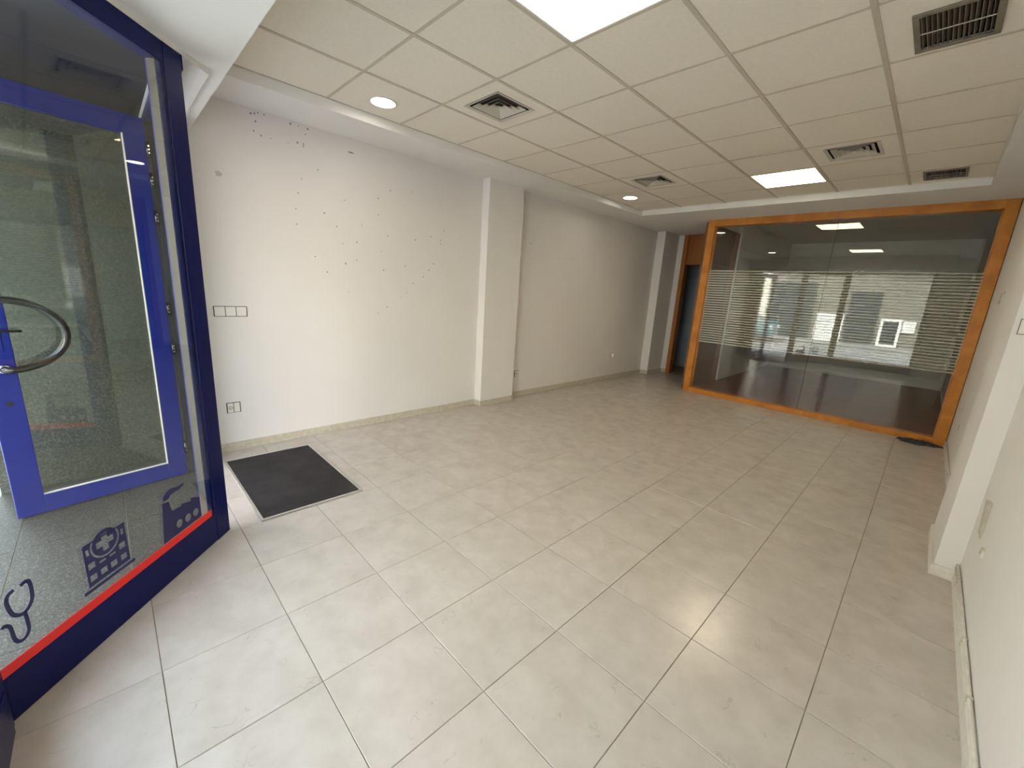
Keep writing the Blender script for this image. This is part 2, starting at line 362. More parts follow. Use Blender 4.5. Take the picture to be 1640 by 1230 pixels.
# ------------------------------------------------------------------ skirting
def skirt(name, pts, h, t, mat, label, flip=1):
    mb = MB(); n = len(pts)
    nrm = []
    for a, b in zip(pts, pts[1:]):
        d = (Vector((*b, 0)) - Vector((*a, 0))).normalized(); nrm.append(Vector((-d.y, d.x, 0)) * flip)
    outer = []
    for i, p in enumerate(pts):
        if i == 0: o = nrm[0]
        elif i == n - 1: o = nrm[-1]
        else: o = nrm[i - 1] + nrm[i]
        outer.append((p[0] + o.x * t, p[1] + o.y * t))
    poly = pts + outer[::-1]
    return struct(name, mb.prism(poly, 0, h), mat, label, bevel=0.002)
skirt('baseboard_left', [(XL, 0.42), (XL, 3.30), (-3.85, 3.30), (-3.85, 3.87), (XL, 3.87), (XL, 7.62), (-3.81, 7.62), (-3.81, 8.2), (-3.70, 8.2)], 0.072, 0.013, M['base'], 'beige stone skirting along the left wall', -1)
skirt('baseboard_right', [(XR, -0.3), (XR, 3.32), (0.287, 3.32), (0.287, 3.95), (XR, 3.95), (XR, YP - 0.06)], 0.07, 0.013, M['basein'], 'pale stone skirting along the right wall', 1)
skirt('baseboard_office', [(-2.76, 8.46), (-2.76, 12.0), (XR, 12.0), (XR, YP + 0.1)], 0.07, 0.012, M['wall2'], 'skirting inside the glass fronted room', -1)

# ------------------------------------------------------------------ ceiling grid
ce = struct('ceiling', B((-3.475, 0.58, H + 0.06), (0.115, 6.085, H + 0.09)), M['void'], 'backing above the beige lay-in tile ceiling')
GX, GY, GS = -3.460, 0.752, 0.6
xs = [-3.475] + [GX + GS * i for i in range(1, 6)] + [0.115]
ys = [0.58] + [GY + GS * r for r in range(1, 9)] + [6.085]
holes = {}      # (column, row) -> cut-out
DIFF = [(1, 2), (1, 6), (4, 6)]
for c, r in DIFF: holes[(c, r)] = ((xs[c] + xs[c + 1]) / 2 - 0.185, (ys[r] + ys[r + 1]) / 2 - 0.185, (xs[c] + xs[c + 1]) / 2 + 0.185, (ys[r] + ys[r + 1]) / 2 + 0.185)
GRIL = {(5, 3): (-0.345, 2.735, -0.055, 3.11), (5, 8): (-0.355, 5.60, -0.055, 5.945)}
holes.update(GRIL)
PAN = [(3, 1), (3, 7)]
for c in range(6):
    for r in range(9):
        if (c, r) in PAN: continue
        x0, x1, y0, y1 = xs[c] + 0.002, xs[c + 1] - 0.002, ys[r] + 0.002, ys[r + 1] - 0.002
        zt = H + 0.0035
        if (c, r) in holes:
            a, b, cc, d = holes[(c, r)]
            mb = MB().box((x0, y0, zt), (a, y1, zt + 0.016)).box((cc, y0, zt), (x1, y1, zt + 0.016)).box((a, y0, zt), (cc, b, zt + 0.016)).box((a, d, zt), (cc, y1, zt + 0.016))
            obj('ceiling_tile', mb, M['ctile'], ce)
        else:
            w, d = x1 - x0, y1 - y0; k = ('ct', round(w, 3), round(d, 3))
            if k not in cache: cache[k] = mk_mesh('ceiling_tile', MB().box((-w / 2, -d / 2, 0), (w / 2, d / 2, 0.016)), M['ctile'])
            o = place('ceiling_tile', cache[k], ((x0 + x1) / 2, (y0 + y1) / 2, zt), ce)
            if (c, r) == (3, 5): o.rotation_euler = (0.008, -0.012, 0); o.location.z += 0.004
for x in xs[1:-1]: obj('grid_runner', B((x - 0.012, ys[0], H - 0.0005), (x + 0.012, ys[-1], H + 0.004)), M['tbar'], ce)
for y in ys[1:-1]:
    for a, b in zip(xs, xs[1:]): obj('grid_cross_bar', B((a + 0.012, y - 0.009, H), (b - 0.012, y + 0.009, H + 0.004)), M['tbar'], ce)
obj('edge_angle', B((xs[0], ys[0], H), (xs[0] + 0.010, ys[-1], H + 0.004)), M['tbar'], ce)
obj('edge_angle', B((xs[-1] - 0.012, ys[0], H), (xs[-1], ys[-1], H + 0.004)), M['ctile'], ce)
obj('edge_angle', B((xs[0], ys[-1] - 0.012, H), (xs[-1], ys[-1], H + 0.004)), M['ctile'], ce)

# led panels
for (c, r), lab in zip(PAN, ('large square LED ceiling panel nearest the camera', 'square LED ceiling panel close to the glass room')):
    x0, x1, y0, y1 = xs[c] + 0.013, xs[c + 1] - 0.013, ys[r] + 0.010, ys[r + 1] - 0.010
    e = tag(empty('led_panel', ((x0 + x1) / 2, (y0 + y1) / 2, H)), lab, 'ceiling light', 'square LED panels in the tile ceiling')
    f = MB()
    for lo, hi in (((x0, y0), (x1, y0 + 0.012)), ((x0, y1 - 0.012), (x1, y1)), ((x0, y0), (x0 + 0.012, y1)), ((x1 - 0.012, y0), (x1, y1))): f.box((*lo, H - 0.001), (*hi, H + 0.012))
    child('frame', f, M['wplast'], e)
    child('light_diffuser', B((x0 + 0.012, y0 + 0.012, H + 0.001), (x1 - 0.012, y1 - 0.012, H + 0.008)), M['led'], e)
# downlights
for (x, y), lab in zip(((-3.19, 1.655), (-3.19, 5.225)), ('round downlight above the wall with the screw holes', 'round downlight in the far left ceiling corner')):
    e = tag(empty('downlight', (x, y, H)), lab, 'ceiling light', 'round downlights along the left wall')
    child('rim', MB().lathe([(0.094, 0.003), (0.096, 0.0005), (0.092, -0.004), (0.089, -0.003), (0.088, 0.003)], (x, y, H)), M['wplast'], e)
    child('light_disc', MB().lathe([(0.088, -0.0015), (0.088, 0.002)], (x, y, H)), M['spot'], e)
# four way diffusers
labs = ('square louvred air diffuser closest to the near downlight', 'square louvred air diffuser beside the far left downlight', 'square louvred air diffuser to the right of the far LED panel')
for (c, r), lab in zip(DIFF, labs):
    a, b, cc, d = holes[(c, r)]; cx, cy = (a + cc) / 2, (b + d) / 2
    e = tag(empty('air_diffuser', (cx, cy, H)), lab, 'air vent', 'square air diffusers in the ceiling')
    def ring(ho, zo, hi, zi, t=0.0015):
        mb = MB(); v = []
        for hh, zz in ((ho, zo), (hi, zi), (hi, zi + t), (ho, zo + t)): v += [(cx - hh, cy - hh, zz), (cx + hh, cy - hh, zz), (cx + hh, cy + hh, zz), (cx - hh, cy + hh, zz)]
        f = []
        for k in range(4):
            for i in range(4): f.append((4 * k + i, 4 * k + (i + 1) % 4, 4 * ((k + 1) % 4) + (i + 1) % 4, 4 * ((k + 1) % 4) + i))
        return mb.add(v, f)
    child('frame', ring(0.186, H - 0.001, 0.160, H + 0.004), M['vent'], e)
    child('plenum', MB().box((cx - 0.18, cy - 0.18, H + 0.055), (cx + 0.18, cy + 0.18, H + 0.0585)), M['void'], e)
    for k in range(3):
        ho = 0.143 - 0.038 * k
        child('louvre', ring(ho, H + 0.001, ho - 0.034, H + 0.026), M['vent'], e)
    child('louvre', MB().add([(cx - 0.029, cy - 0.029, H + 0.001), (cx + 0.029, cy - 0.029, H + 0.001), (cx + 0.029, cy + 0.029, H + 0.001), (cx - 0.029, cy + 0.029, H + 0.001), (cx, cy, H + 0.02)], [ (0, 4, 1), (1, 4, 2), (2, 4, 3), (3, 4, 0)]), M['vent'], e)
    child('side_wall', ring(0.1865, H + 0.004, 0.185, H + 0.055), M['void'], e)
# return grilles
for (key, (a, b, cc, d)), lab in zip(GRIL.items(), ('large dark bar grille at the upper right of the ceiling', 'small dark bar grille against the band over the glass room')):
    e = tag(empty('return_grille', ((a + cc) / 2, (b + d) / 2, H)), lab, 'air vent', 'bar grilles on the right side of the ceiling')
    f = MB()
    w = 0.024
    for lo, hi in (((a, b), (cc, b + w)), ((a, d - w), (cc, d)), ((a, b + w), (a + w, d - w)), ((cc - w, b + w), (cc, d - w))): f.box((*lo, H - 0.006), (*hi, H + 0.004))
    child('frame', f, M['ventd'], e, 0.002)
    child('plenum', B((a, b, H + 0.052), (cc, d, H + 0.057)), M['void'], e)
    n = 14
    for k in range(n):
        x = a + w + (cc - a - 2 * w) * (k + 0.5) / n
        mb = B((-0.0011, b + w, -0.012), (0.0011, d - w, 0.012)); mb.xf(Matrix.Translation((x, 0, H + 0.010)) @ Matrix.Rotation(math.radians(20), 4, 'Y'))
        child('blade', mb, M['ventd'], e)
    child('cross_bar', B((a + w, (b + d) / 2 - 0.003, H - 0.004), (cc - w, (b + d) / 2 + 0.003, H - 0.001)), M['vent'], e)

# ------------------------------------------------------------------ glazed screen at 45 degrees (window_1)
def sp(s, o, z): q = P1 + SD * s + SN * o; return (q.x, q.y, z)
def sbox(mb, s0, s1, o0, o1, z0, z1):
    v = [sp(s, o, z) for z in (z0, z1) for s, o in ((s0, o0), (s1, o0), (s1, o1), (s0, o1))]
    return mb.add(v, [(0, 3, 2, 1), (4, 5, 6, 7), (0, 1, 5, 4), (1, 2, 6, 5), (2, 3, 7, 6), (3, 0, 4, 7)])
w1 = empty('window_1'); tag(w1, 'tall navy framed glass screen with a red stripe and medical icons', None, None, 'structure')
obj('post', sbox(MB(), 0.0, 0.105, -0.075, 0.0, 0, ZL), M['navy'], w1, 0.004)
obj('post', sbox(MB(), SLEN - 0.002, SLEN + 0.05, -0.075, 0.0, 0, ZL), M['navy'], w1, 0.004)
obj('bottom_rail', sbox(MB(), 0.105, SLEN - 0.002, -0.022, -0.002, 0, 0.168), M['navy'], w1, 0.004)
obj('top_rail', sbox(MB(), 0.105, SLEN - 0.002, -0.075, -0.002, 2.365, ZL), M['navy'], w1, 0.004)
obj('glazing_bead', sbox(MB(), 0.105, 0.135, -0.060, -0.014, 0.168, 2.365), M['blue'], w1, 0.003)  # brighter blue than the post, standing in for outdoor light on its side
obj('glazing_seal', sbox(MB(), 0.135, 0.139, -0.05, -0.016, 0.168, 2.365), M['joint'], w1)
obj('pane', sbox(MB(), 0.105, SLEN - 0.002, -0.012, -0.004, 0.165, 2.37), M['glass'], w1)
O0, O1 = -0.0036, -0.0030
obj('red_stripe', sbox(MB(), 0.128, SLEN - 0.002, O0, O1, 0.168, 0.206), M['red'], w1)
import bmesh
def decal(name, outline, holes=(), parent=w1, mat='decal'):
    """flat vinyl with holes, cut by triangulating the outline with its holes"""
    cu = bpy.data.curves.new(name, 'CURVE'); cu.dimensions = '2D'; cu.fill_mode = 'BOTH'; cu.extrude = 0.0003
    for poly in [outline, *holes]:
        s = cu.splines.new('POLY'); s.points.add(len(poly) - 1); s.use_cyclic_u = True
        for p, q in zip(s.points, poly): p.co = (q[0], q[1], 0, 1)
    tmp = bpy.data.objects.new(name, cu); C.objects.link(tmp)
    me = bpy.data.meshes.new_from_object(tmp.evaluated_get(bpy.context.evaluated_depsgraph_get()))
    bpy.data.objects.remove(tmp); bpy.data.curves.remove(cu)
    for v in me.vertices: v.co = Vector(sp(v.co.x, (O0 + O1) / 2 + v.co.z, v.co.y))
    me.name = name; me.materials.clear(); me.materials.append(M[mat])
    return obj(name, me, None, parent)
def circ(cx, cy, r, n=28, ry=None): return [(cx + r * math.cos(2 * math.pi * k / n), cy + (ry or r) * math.sin(2 * math.pi * k / n)) for k in range(n)]
# factory with smoke
decal('factory_body', [(0.452, 0.212), (0.433, 0.410), (0.395, 0.404), (0.384, 0.345), (0.3795, 0.345), (0.326, 0.342), (0.324, 0.338), (0.324, 0.350), (0.262, 0.333), (0.260, 0.350), (0.203, 0.324), (0.203, 0.212)],
      [circ(0.349, 0.258, 0.019, 20, 0.021), circ(0.293, 0.256, 0.019, 20, 0.021), circ(0.238, 0.255, 0.019, 20, 0.021)])
decal('factory_smoke', [(0.428, 0.420), (0.421, 0.442), (0.400, 0.456), (0.375, 0.460), (0.331, 0.449), (0.296, 0.452), (0.296, 0.441), (0.322, 0.432), (0.355, 0.432), (0.383, 0.428), (0.396, 0.416)])
# hospital
cc0, cz0, cr = 0.718, 0.408, 0.0535
hw = []
for k, s_ in enumerate((0.783, 0.740, 0.697, 0.652)):
    for z_ in (0.293, 0.345):
        if z_ == 0.345 and k in (1, 2): hw.append([(s_ + 0.013, 0.332), (s_ - 0.013, 0.332), (s_ - 0.013, 0.341), (s_ + 0.013, 0.341)]); continue
        hw.append([(s_ + 0.0135, z_ - 0.0125), (s_ - 0.0135, z_ - 0.0125), (s_ - 0.0135, z_ + 0.0125), (s_ + 0.0135, z_ + 0.0125)])
ringo = [(cc0 + 0.061 * math.cos(t), cz0 + 0.061 * math.sin(t)) for t in [math.radians(a) for a in range(148, 393, 7)]]
hw += [[(0.797, 0.392), (0.785, 0.392), (0.785, 0.418), (0.797, 0.418)], [(0.650, 0.392), (0.639, 0.392), (0.639, 0.418), (0.650, 0.418)]]
decal('hospital_body', [(0.806, 0.262), (0.806, 0.436), (0.801, 0.441), (0.770, 0.441)] + ringo + [(0.628, 0.440), (0.626, 0.262)], hw)
ar, aw = 0.036, 0.0125
cross = [(-aw, -ar), (aw, -ar), (aw, -aw), (ar, -aw), (ar, aw), (aw, aw), (aw, ar), (-aw, ar), (-aw, aw), (-ar, aw), (-ar, -aw), (-aw, -aw)]
decal('hospital_cross', circ(cc0, cz0, cr, 36), [[(cc0 + a, cz0 + b) for a, b in cross]])
decal('hospital_base', [(0.827, 0.240), (0.827, 0.253), (0.606, 0.253), (0.606, 0.240)])
# stethoscope
def smooth(pts, n=6):
    out = []
    for i in range(len(pts) - 1):
        p0, p1, p2, p3 = [Vector((*pts[max(0, min(len(pts) - 1, i + k))], 0)) for k in (-1, 0, 1, 2)]
        for t in [k / n for k in range(n)]:
            q = 0.5 * ((2 * p1) + (p2 - p0) * t + (2 * p0 - 5 * p1 + 4 * p2 - p3) * t * t + (3 * p1 - p0 - 3 * p2 + p3) * t ** 3); out.append((q.x, q.y))
    out.append(pts[-1]); return out
def ribbon(pts, w):
    L, R_ = [], []
    for i, p in enumerate(pts):
        a, b = pts[max(0, i - 1)], pts[min(len(pts) - 1, i + 1)]; d = Vector((b[0] - a[0], b[1] - a[1])).normalized()
        L.append((p[0] - d.y * w, p[1] + d.x * w)); R_.append((p[0] + d.y * w, p[1] - d.x * w))
    return L + R_[::-1]
decal('stethoscope_yoke', ribbon(smooth([(1.028, 0.440), (1.046, 0.432), (1.053, 0.410), (1.047, 0.367), (1.034, 0.348), (1.016, 0.341), (0.996, 0.354), (0.984, 0.381), (0.983, 0.430), (0.992, 0.444), (1.009, 0.440)]), 0.0062))
decal('stethoscope_tube', ribbon(smooth([(1.014, 0.345), (1.012, 0.307), (1.014, 0.272), (1.028, 0.254), (1.045, 0.256), (1.055, 0.276), (1.059, 0.324), (1.072, 0.340), (1.079, 0.335)]), 0.0058))
# ------------------------------------------------------------------ street window behind the camera (window_2)
w2 = empty('window_2'); tag(w2, 'navy framed street window at the front of the shop', None, None, 'structure')
x0, x1 = -1.80, -0.16
obj('bottom_rail', B((x0, -0.44, 0), (x1, -0.365, 0.168)), M['navy'], w2, 0.004)
obj('top_rail', B((x0, -0.44, 2.44), (x1, -0.365, ZB)), M['navy'], w2, 0.004)
obj('post', B((x0 - 0.035, -0.44, 0), (x0 + 0.05, -0.370, ZB)), M['navy'], w2, 0.004)
obj('post', B((x1 - 0.06, -0.44, 0), (x1, -0.365, ZB)), M['navy'], w2, 0.004)
obj('pane', B((x0 + 0.05, -0.41, 0.165), (x1 - 0.06, -0.402, 2.445)), M['glass'], w2)
obj('red_stripe', B((x0 + 0.05, -0.4015, 0.168), (x1 - 0.06, -0.401, 0.206)), M['red'], w2)

# ------------------------------------------------------------------ entrance: frame and open door (door_1)
df = empty('door_frame'); df.name = 'trim_8'; tag(df, 'navy door frame between the screen and the left wall', None, None, 'structure')
obj('jamb', B((XL, 0.312, 0), (-3.665, 0.385, ZL)), M['blackm'], df, 0.004)
obj('head', B((-3.665, 0.312, 2.385), (P1.x + 0.0, 0.385, ZL)), M['navy'], df, 0.004)
HG = Vector((-3.645, 0.296, 0)); FR = Vector((-3.48, -0.505, 0))
DD = (FR - HG).normalized(); DN = Vector((-DD.y, DD.x, 0)); DN = DN if DN.x > 0 else -DN; DL = (FR - HG).length
d1 = empty('door_1', HG); tag(d1, 'open blue framed glass entrance door with a black D handle', None, None, 'structure')
def dp(s, o, z): q = DD * s + DN * o; return (q.x, q.y, z)
def dbox(mb, s0, s1, o0, o1, z0, z1):
    v = [dp(s, o, z) for z in (z0, z1) for s, o in ((s0, o0), (s1, o0), (s1, o1), (s0, o1))]
    return mb.add(v, [(0, 3, 2, 1), (4, 5, 6, 7), (0, 1, 5, 4), (1, 2, 6, 5), (2, 3, 7, 6), (3, 0, 4, 7)])
DZ0, DZ1 = 0.012, 2.375
obj('hinge_stile', dbox(MB(), 0, 0.105, -0.05, 0, DZ0, DZ1), M['blue'], d1, 0.003)
obj('lock_stile', dbox(MB(), DL - 0.115, DL, -0.05, 0, DZ0, DZ1), M['blue'], d1, 0.003)
obj('bottom_rail', dbox(MB(), 0.105, DL - 0.115, -0.05, 0, DZ0, 0.125), M['blue'], d1, 0.003)
obj('top_rail', dbox(MB(), 0.105, DL - 0.115, -0.05, 0, 2.265, DZ1), M['blue'], d1, 0.003)
obj('pane', dbox(MB(), 0.10, DL - 0.11, -0.03, -0.022, 0.12, 2.27), M['dglass'], d1)
bd = MB(); dbox(bd, 0.105, 0.109, -0.02, 0.001, 0.125, 2.265); dbox(bd, 0.105, DL - 0.115, -0.02, 0.001, 0.125, 0.129)
obj('glazing_seal', bd, M['vent'], d1)
hs_ = DL - 0.070
path = []
for k in range(25):
    a = math.radians(-90 + 180 * k / 24); path.append(dp(hs_ - 0.015 - 0.235 * math.cos(a), 0.055, 1.085 + 0.190 * math.sin(a)))
path = [dp(hs_, 0.0, 0.895), dp(hs_, 0.030, 0.895), dp(hs_ - 0.005, 0.050, 0.895)] + path + [dp(hs_ - 0.005, 0.050, 1.275), dp(hs_, 0.030, 1.275), dp(hs_, 0.0, 1.275)]
hd = obj('handle', MB().tube(path, 0.0185, 14), M['black'], d1)
for z in (0.895, 1.275): obj('handle_cap', MB().lathe([(0.026, 0), (0.026, 0.006), (0.019, 0.012)], dp(hs_, 0.0, z), DN), M['chrome'], hd)
lv = obj('lever', MB().tube([dp(hs_ + 0.01, 0.0, 1.11), dp(hs_ + 0.01, 0.045, 1.11), dp(hs_ - 0.01, 0.05, 1.11), dp(hs_ - 0.085, 0.05, 1.105)], 0.007, 10), M['black'], d1)
obj('lock_plate', dbox(MB(), hs_ - 0.012, hs_ + 0.030, 0, 0.004, 0.99, 1.15), M['blue'], d1, 0.002)
obj('lock_cylinder', MB().lathe([(0.012, 0), (0.012, 0.008)], dp(hs_ + 0.01, 0.0, 0.70), DN), M['black'], d1)
for z in (0.22, 0.95, 1.22, 1.80, 2.02, 2.20):
    hg = obj('hinge', MB().tube([(0.012, 0.006, z - 0.045), (0.012, 0.006, z + 0.045)], 0.011, 10), M['black'], d1)
    for q in (-0.02, 0.0, 0.02): obj('hinge_screw', MB().lathe([(0.004, 0), (0.004, 0.002)], (0.0225, 0.0095, z + q), (1, 0.2, 0), 8), M['chrome'], hg)

# ------------------------------------------------------------------ passage door with a transom
dw = empty('door_2', (-3.2, 8.24, 0)); tag(dw, 'orange wood passage door frame with a wood panel above', None, None, 'structure')
child('jamb', B((-3.70, 8.19, 0), (-3.62, 8.36, ZS)), M['oakd'], dw, 0.003)
child('jamb', B((-2.84, 8.19, 0), (-2.765, 8.36, ZS)), M['oakd'], dw, 0.003)
child('transom_panel', B((-3.62, 8.26, 2.20), (-2.84, 8.30, ZS)), M['oakd'], dw)
child('head', B((-3.62, 8.22, 2.165), (-2.84, 8.34, 2.20)), M['oakd'], dw, 0.002)
struct('wall_storeroom', MB().box((-4.25, 9.3, 0), (-2.86, 9.4, TOP)).box((-4.25, 8.36, 0), (-4.15, 9.4, TOP)).box((-2.95, 8.46, 0), (-2.861, 9.4, TOP)), M['bluegrey'], 'blue grey walls seen through the passage door')
struct('floor_storeroom', B((-4.15, 8.36, -0.1), (-2.86, 9.4, 0)), M['grout'], 'dark floor of the room behind the passage door')

# ------------------------------------------------------------------ glass partition
gp = empty('glass_partition', (-1.17, YP, 0)); tag(gp, 'oak framed glass partition with frosted stripes in front of the dark room', 'glass partition')
px0, px1, pz = -2.740, XR - 0.005, ZS
fw = 0.10
child('jamb', B((px0, YP - 0.06, 0), (px0 + fw, YP + 0.09, pz)), M['oak'], gp, 0.004)
child('jamb', B((px1 - fw, YP - 0.06, 0), (px1, YP + 0.09, pz)), M['oak'], gp, 0.004)
child('top_rail', B((px0 + fw, YP - 0.06, pz - 0.095), (px1 - fw, YP + 0.09, pz)), M['oak'], gp, 0.004)
child('bottom_rail', B((px0 + fw, YP - 0.06, 0), (px1 - fw, YP + 0.09, 0.075)), M['oak'], gp, 0.004)
mid = -1.118
pn1 = child('pane', B((px0 + fw - 0.005, YP, 0.07), (mid - 0.002, YP + 0.008, pz - 0.09)), M['pglass'], gp)
pn2 = child('pane', B((mid + 0.002, YP, 0.07), (px1 - fw + 0.005, YP + 0.008, pz - 0.09)), M['pglass'], gp)
child('pane_joint', B((mid - 0.002, YP + 0.001, 0.075), (mid + 0.002, YP + 0.007, pz - 0.095)), M['joint'], gp)
NS = 31
for k in range(NS):
    z = 0.855 + (1.965 - 0.855) * k / (NS - 1)
    child('frosted_stripe', B((px0 + fw, YP + 0.0085, z - 0.0095), (px1 - fw, YP + 0.0090, z + 0.0095)), M['frost'], gp)
for (a, b) in ((px0 + fw, px0 + fw + 0.014), (px1 - fw - 0.014, px1 - fw)):
    child('glazing_bead', B((a, YP + 0.010, 0.075), (b, YP + 0.03, pz - 0.095)), M['oak'], gp)
# wooden side door of the glass room
sd = empty('door_3', (-2.80, 7.65, 0)); tag(sd, 'dark brown veneered door and panel inside the glass fronted room', None, None, 'structure')
child('leaf', B((-2.83, YP + 0.09, 0.005), (-2.775, 8.43, 2.10)), M['brownv'], sd, 0.002)
child('transom_panel', B((-2.83, YP + 0.09, 2.105), (-2.78, 8.43, ZS)), M['brownv'], sd)
child('jamb', B((-2.86, 8.43, 0), (-2.745, 8.46, 2.95)), M['wplast'], sd, 0.003)
hl = child('handle', MB().tube([(-2.775, 8.22, 0.93), (-2.735, 8.22, 0.93), (-2.735, 8.22, 1.20), (-2.775, 8.22, 1.20)], 0.009, 10), M['chrome'], sd)
struct('ceiling_office', B((-2.76, YP + 0.13, 2.96), (XR, 12.0, TOP)), M['wall2'], 'ceiling of the dark room behind the glass')

# ------------------------------------------------------------------ door mat in its frame
mt = empty('door_mat', (-3.185, 0.86, 0)); tag(mt, 'charcoal entrance mat in a thin aluminium frame by the door', 'door mat')
a, b, c_, d_ = -3.735, 0.535, -2.64, 1.18
child('carpet', MB().cbox((a + 0.014, b + 0.014, 0.001), (c_ - 0.014, d_ - 0.014, 0.009), 0.002), M['mat'], mt)
for lo, hi in (((a, b), (c_, b + 0.016)), ((a, d_ - 0.016), (c_, d_)), ((a, b + 0.016), (a + 0.016, d_ - 0.016)), ((c_ - 0.016, b + 0.016), (c_, d_ - 0.016))):
    child('frame_bar', B((*lo, 0.001), (*hi, 0.011)), M['alu'], mt, 0.002)

# ------------------------------------------------------------------ switches and sockets
def plate(name, y, z, w, h, lab, cat, kind, group=None):
    e = tag(empty(name, (XL, y, z)), lab, cat, group)
    obj('back_plate', B((0.0005, -w / 2 - 0.004, -h / 2 - 0.004), (0.004, w / 2 + 0.004, h / 2 + 0.004)), M['joint'], e)
    n = 3 if kind == 'triple' else (2 if kind == 'double' else 1)
    for k in range(n):
        a = -w / 2 + w * k / n; b = a + w / n
        m_ = obj('rocker' if kind == 'triple' else 'face', B((0.003, a + 0.0025, -h / 2), (0.011, b - 0.0025, h / 2)), M['wplast'], e, 0.002)
        if kind != 'triple' and k == 0:
            cy = (a + b) / 2
            obj('socket_well', MB().lathe([(0.021, 0.0), (0.021, 0.0012), (0.0165, 0.0012), (0.0165, 0.0004)], (0.011, cy, 0), (1, 0, 0), 20), M['vent'], m_)
            for q in (-0.009, 0.009): obj('socket_pin_hole', MB().lathe([(0.0028, 0), (0.0028, 0.0016)], (0.011, cy + q, 0), (1, 0, 0), 8), M['joint'], m_)
    return e
plate('light_switch', 0.717, 1.180, 0.222, 0.074, 'triple white light switch plate on the left wall near the entrance', 'switch', 'triple')
plate('wall_socket', 0.675, 0.380, 0.092, 0.080, 'white double wall socket beside the door mat', 'socket', 'double', 'sockets low on the left wall')
plate('wall_socket', 4.045, 0.335, 0.075, 0.085, 'small socket right behind the pilaster', 'socket', 'single', 'sockets low on the left wall')
e = plate('wall_socket', 6.49, 0.43, 0.08, 0.08, 'broken socket near the far end of the left wall', 'socket', 'single', 'sockets low on the left wall')
obj('loose_cover', MB().lathe([(0.030, 0.0), (0.034, 0.006), (0.030, 0.020), (0.012, 0.022)], (0.010, 0.015, -0.005), (1, 0.15, 0), 18), M['wplast'], e)

# ------------------------------------------------------------------ screw holes and smudges of the left wall
dots = [[0.965, 2.68], [0.991, 2.688], [1.015, 2.70], [1.057, 2.70], [0.994, 2.634], [0.977, 2.563], [1.026, 2.543], [1.095, 2.542], [1.245, 2.69], [1.306, 2.691], [1.378, 2.69], [1.358, 2.644], [1.221, 2.544], [1.292, 2.564], [1.339, 2.565], [1.338, 2.547], [1.446, 2.392], [1.31, 2.292], [1.277, 2.173], [1.252, 2.044], [1.253, 1.922], [1.67, 2.188], [1.487, 2.049], [1.999, 2.265], [2.127, 2.358], [2.366, 2.392], [2.095, 1.932], [1.83, 1.998], [1.643, 1.809], [1.778, 1.837], [1.392, 1.67], [1.493, 1.542], [1.684, 1.374], [2.026, 1.776], [2.047, 1.599], [2.291, 1.661], [2.409, 1.934], [2.596, 1.988], [2.764, 2.074], [2.724, 1.969], [2.725, 1.929], [2.638, 1.713], [2.578, 1.64], [2.511, 1.567], [2.385, 1.486], [2.312, 1.389], [2.24, 1.337], [2.154, 1.282], [2.083, 1.236], [1.982, 1.171], [1.774, 1.672], [1.664, 1.631], [1.997, 2.115], [1.592, 1.951],
        [4.177, 2.102], [4.174, 2.01], [4.185, 1.912], [4.182, 1.822], [4.764, 1.966], [4.922, 1.98], [5.08, 1.995], [5.303, 2.129], [5.329, 1.967]]
hm = mk_mesh('screw_hole', MB().lathe([(0.0075, 0), (0.0068, 0.0015), (0.003, 0.0015), (0.0025, 0.0004)], (0, 0, 0), (1, 0, 0), 10), M['hole'])
for k, (y, z) in enumerate(dots):
    o = place('screw_hole', hm, (XL, y, z), wl_); s = random.uniform(0.5, 0.95); o.scale = (1, s, s * random.uniform(0.8, 1.5))
def blot(name, c, ry, rz, parent, mat, x, n=22, sx=1):
    pts = []
    for k in range(n):
        t = 2 * math.pi * k / n; q = random.uniform(0.75, 1.15); pts.append((x, c[0] + ry * q * math.cos(t), c[1] + rz * q * math.sin(t)))
    v = pts + [(p[0] + 0.0006 * sx, p[1], p[2]) for p in pts]
    f = [tuple(range(n))[::-1], tuple(range(n, 2 * n))] + [(i, (i + 1) % n, n + (i + 1) % n, n + i) for i in range(n)]
    return obj(name, MB().add(v, f), M[mat], parent)
blot('smudge', (0.722, 2.202), 0.022, 0.022, wl_, 'stain', XL)
blot('wall_crack', (1.74, 2.60), 0.030, 0.006, wl_, 'hole', XL)

# ------------------------------------------------------------------ right wall: hook, torn plate, pipes, marks
hk = empty('wall_hook', (XR, 5.70, 1.67)); tag(hk, 'small bent wire hook on the right wall by the glass frame', 'hook')
obj('hook_wire', MB().tube([(-0.001, 0, 0.055), (-0.018, 0, 0.050), (-0.020, 0, 0.0), (-0.020, 0.02, -0.045), (-0.014, 0.05, -0.04), (-0.012, 0.05, -0.02)], 0.004, 8), M['base'], hk)
obj('hook_plate', MB().lathe([(0.014, 0), (0.012, 0.003)], (0, 0, 0.055), (-1, 0, 0), 14), M['base'], hk)
tp = empty('wall_box_cover', (XR, 3.06, 0.51)); tag(tp, 'torn beige cover plate low on the right wall', 'cover plate')
obj('cover', MB().add([(-0.001, -0.045, -0.10), (-0.001, 0.045, -0.10), (-0.001, 0.045, 0.08), (-0.001, -0.045, 0.095), (-0.006, -0.045, -0.10), (-0.006, 0.045, -0.10), (-0.016, 0.045, 0.08), (-0.020, -0.045, 0.095)], [(0, 1, 2, 3), (7, 6, 5, 4), (0, 4, 5, 1), (1, 5, 6, 2), (2, 6, 7, 3), (3, 7, 4, 0)]), M['base'], tp)
kp = empty('cable_outlet', (XR, 2.83, 0.41)); tag(kp, 'tiny cable outlet below the torn plate on the right wall', 'outlet')
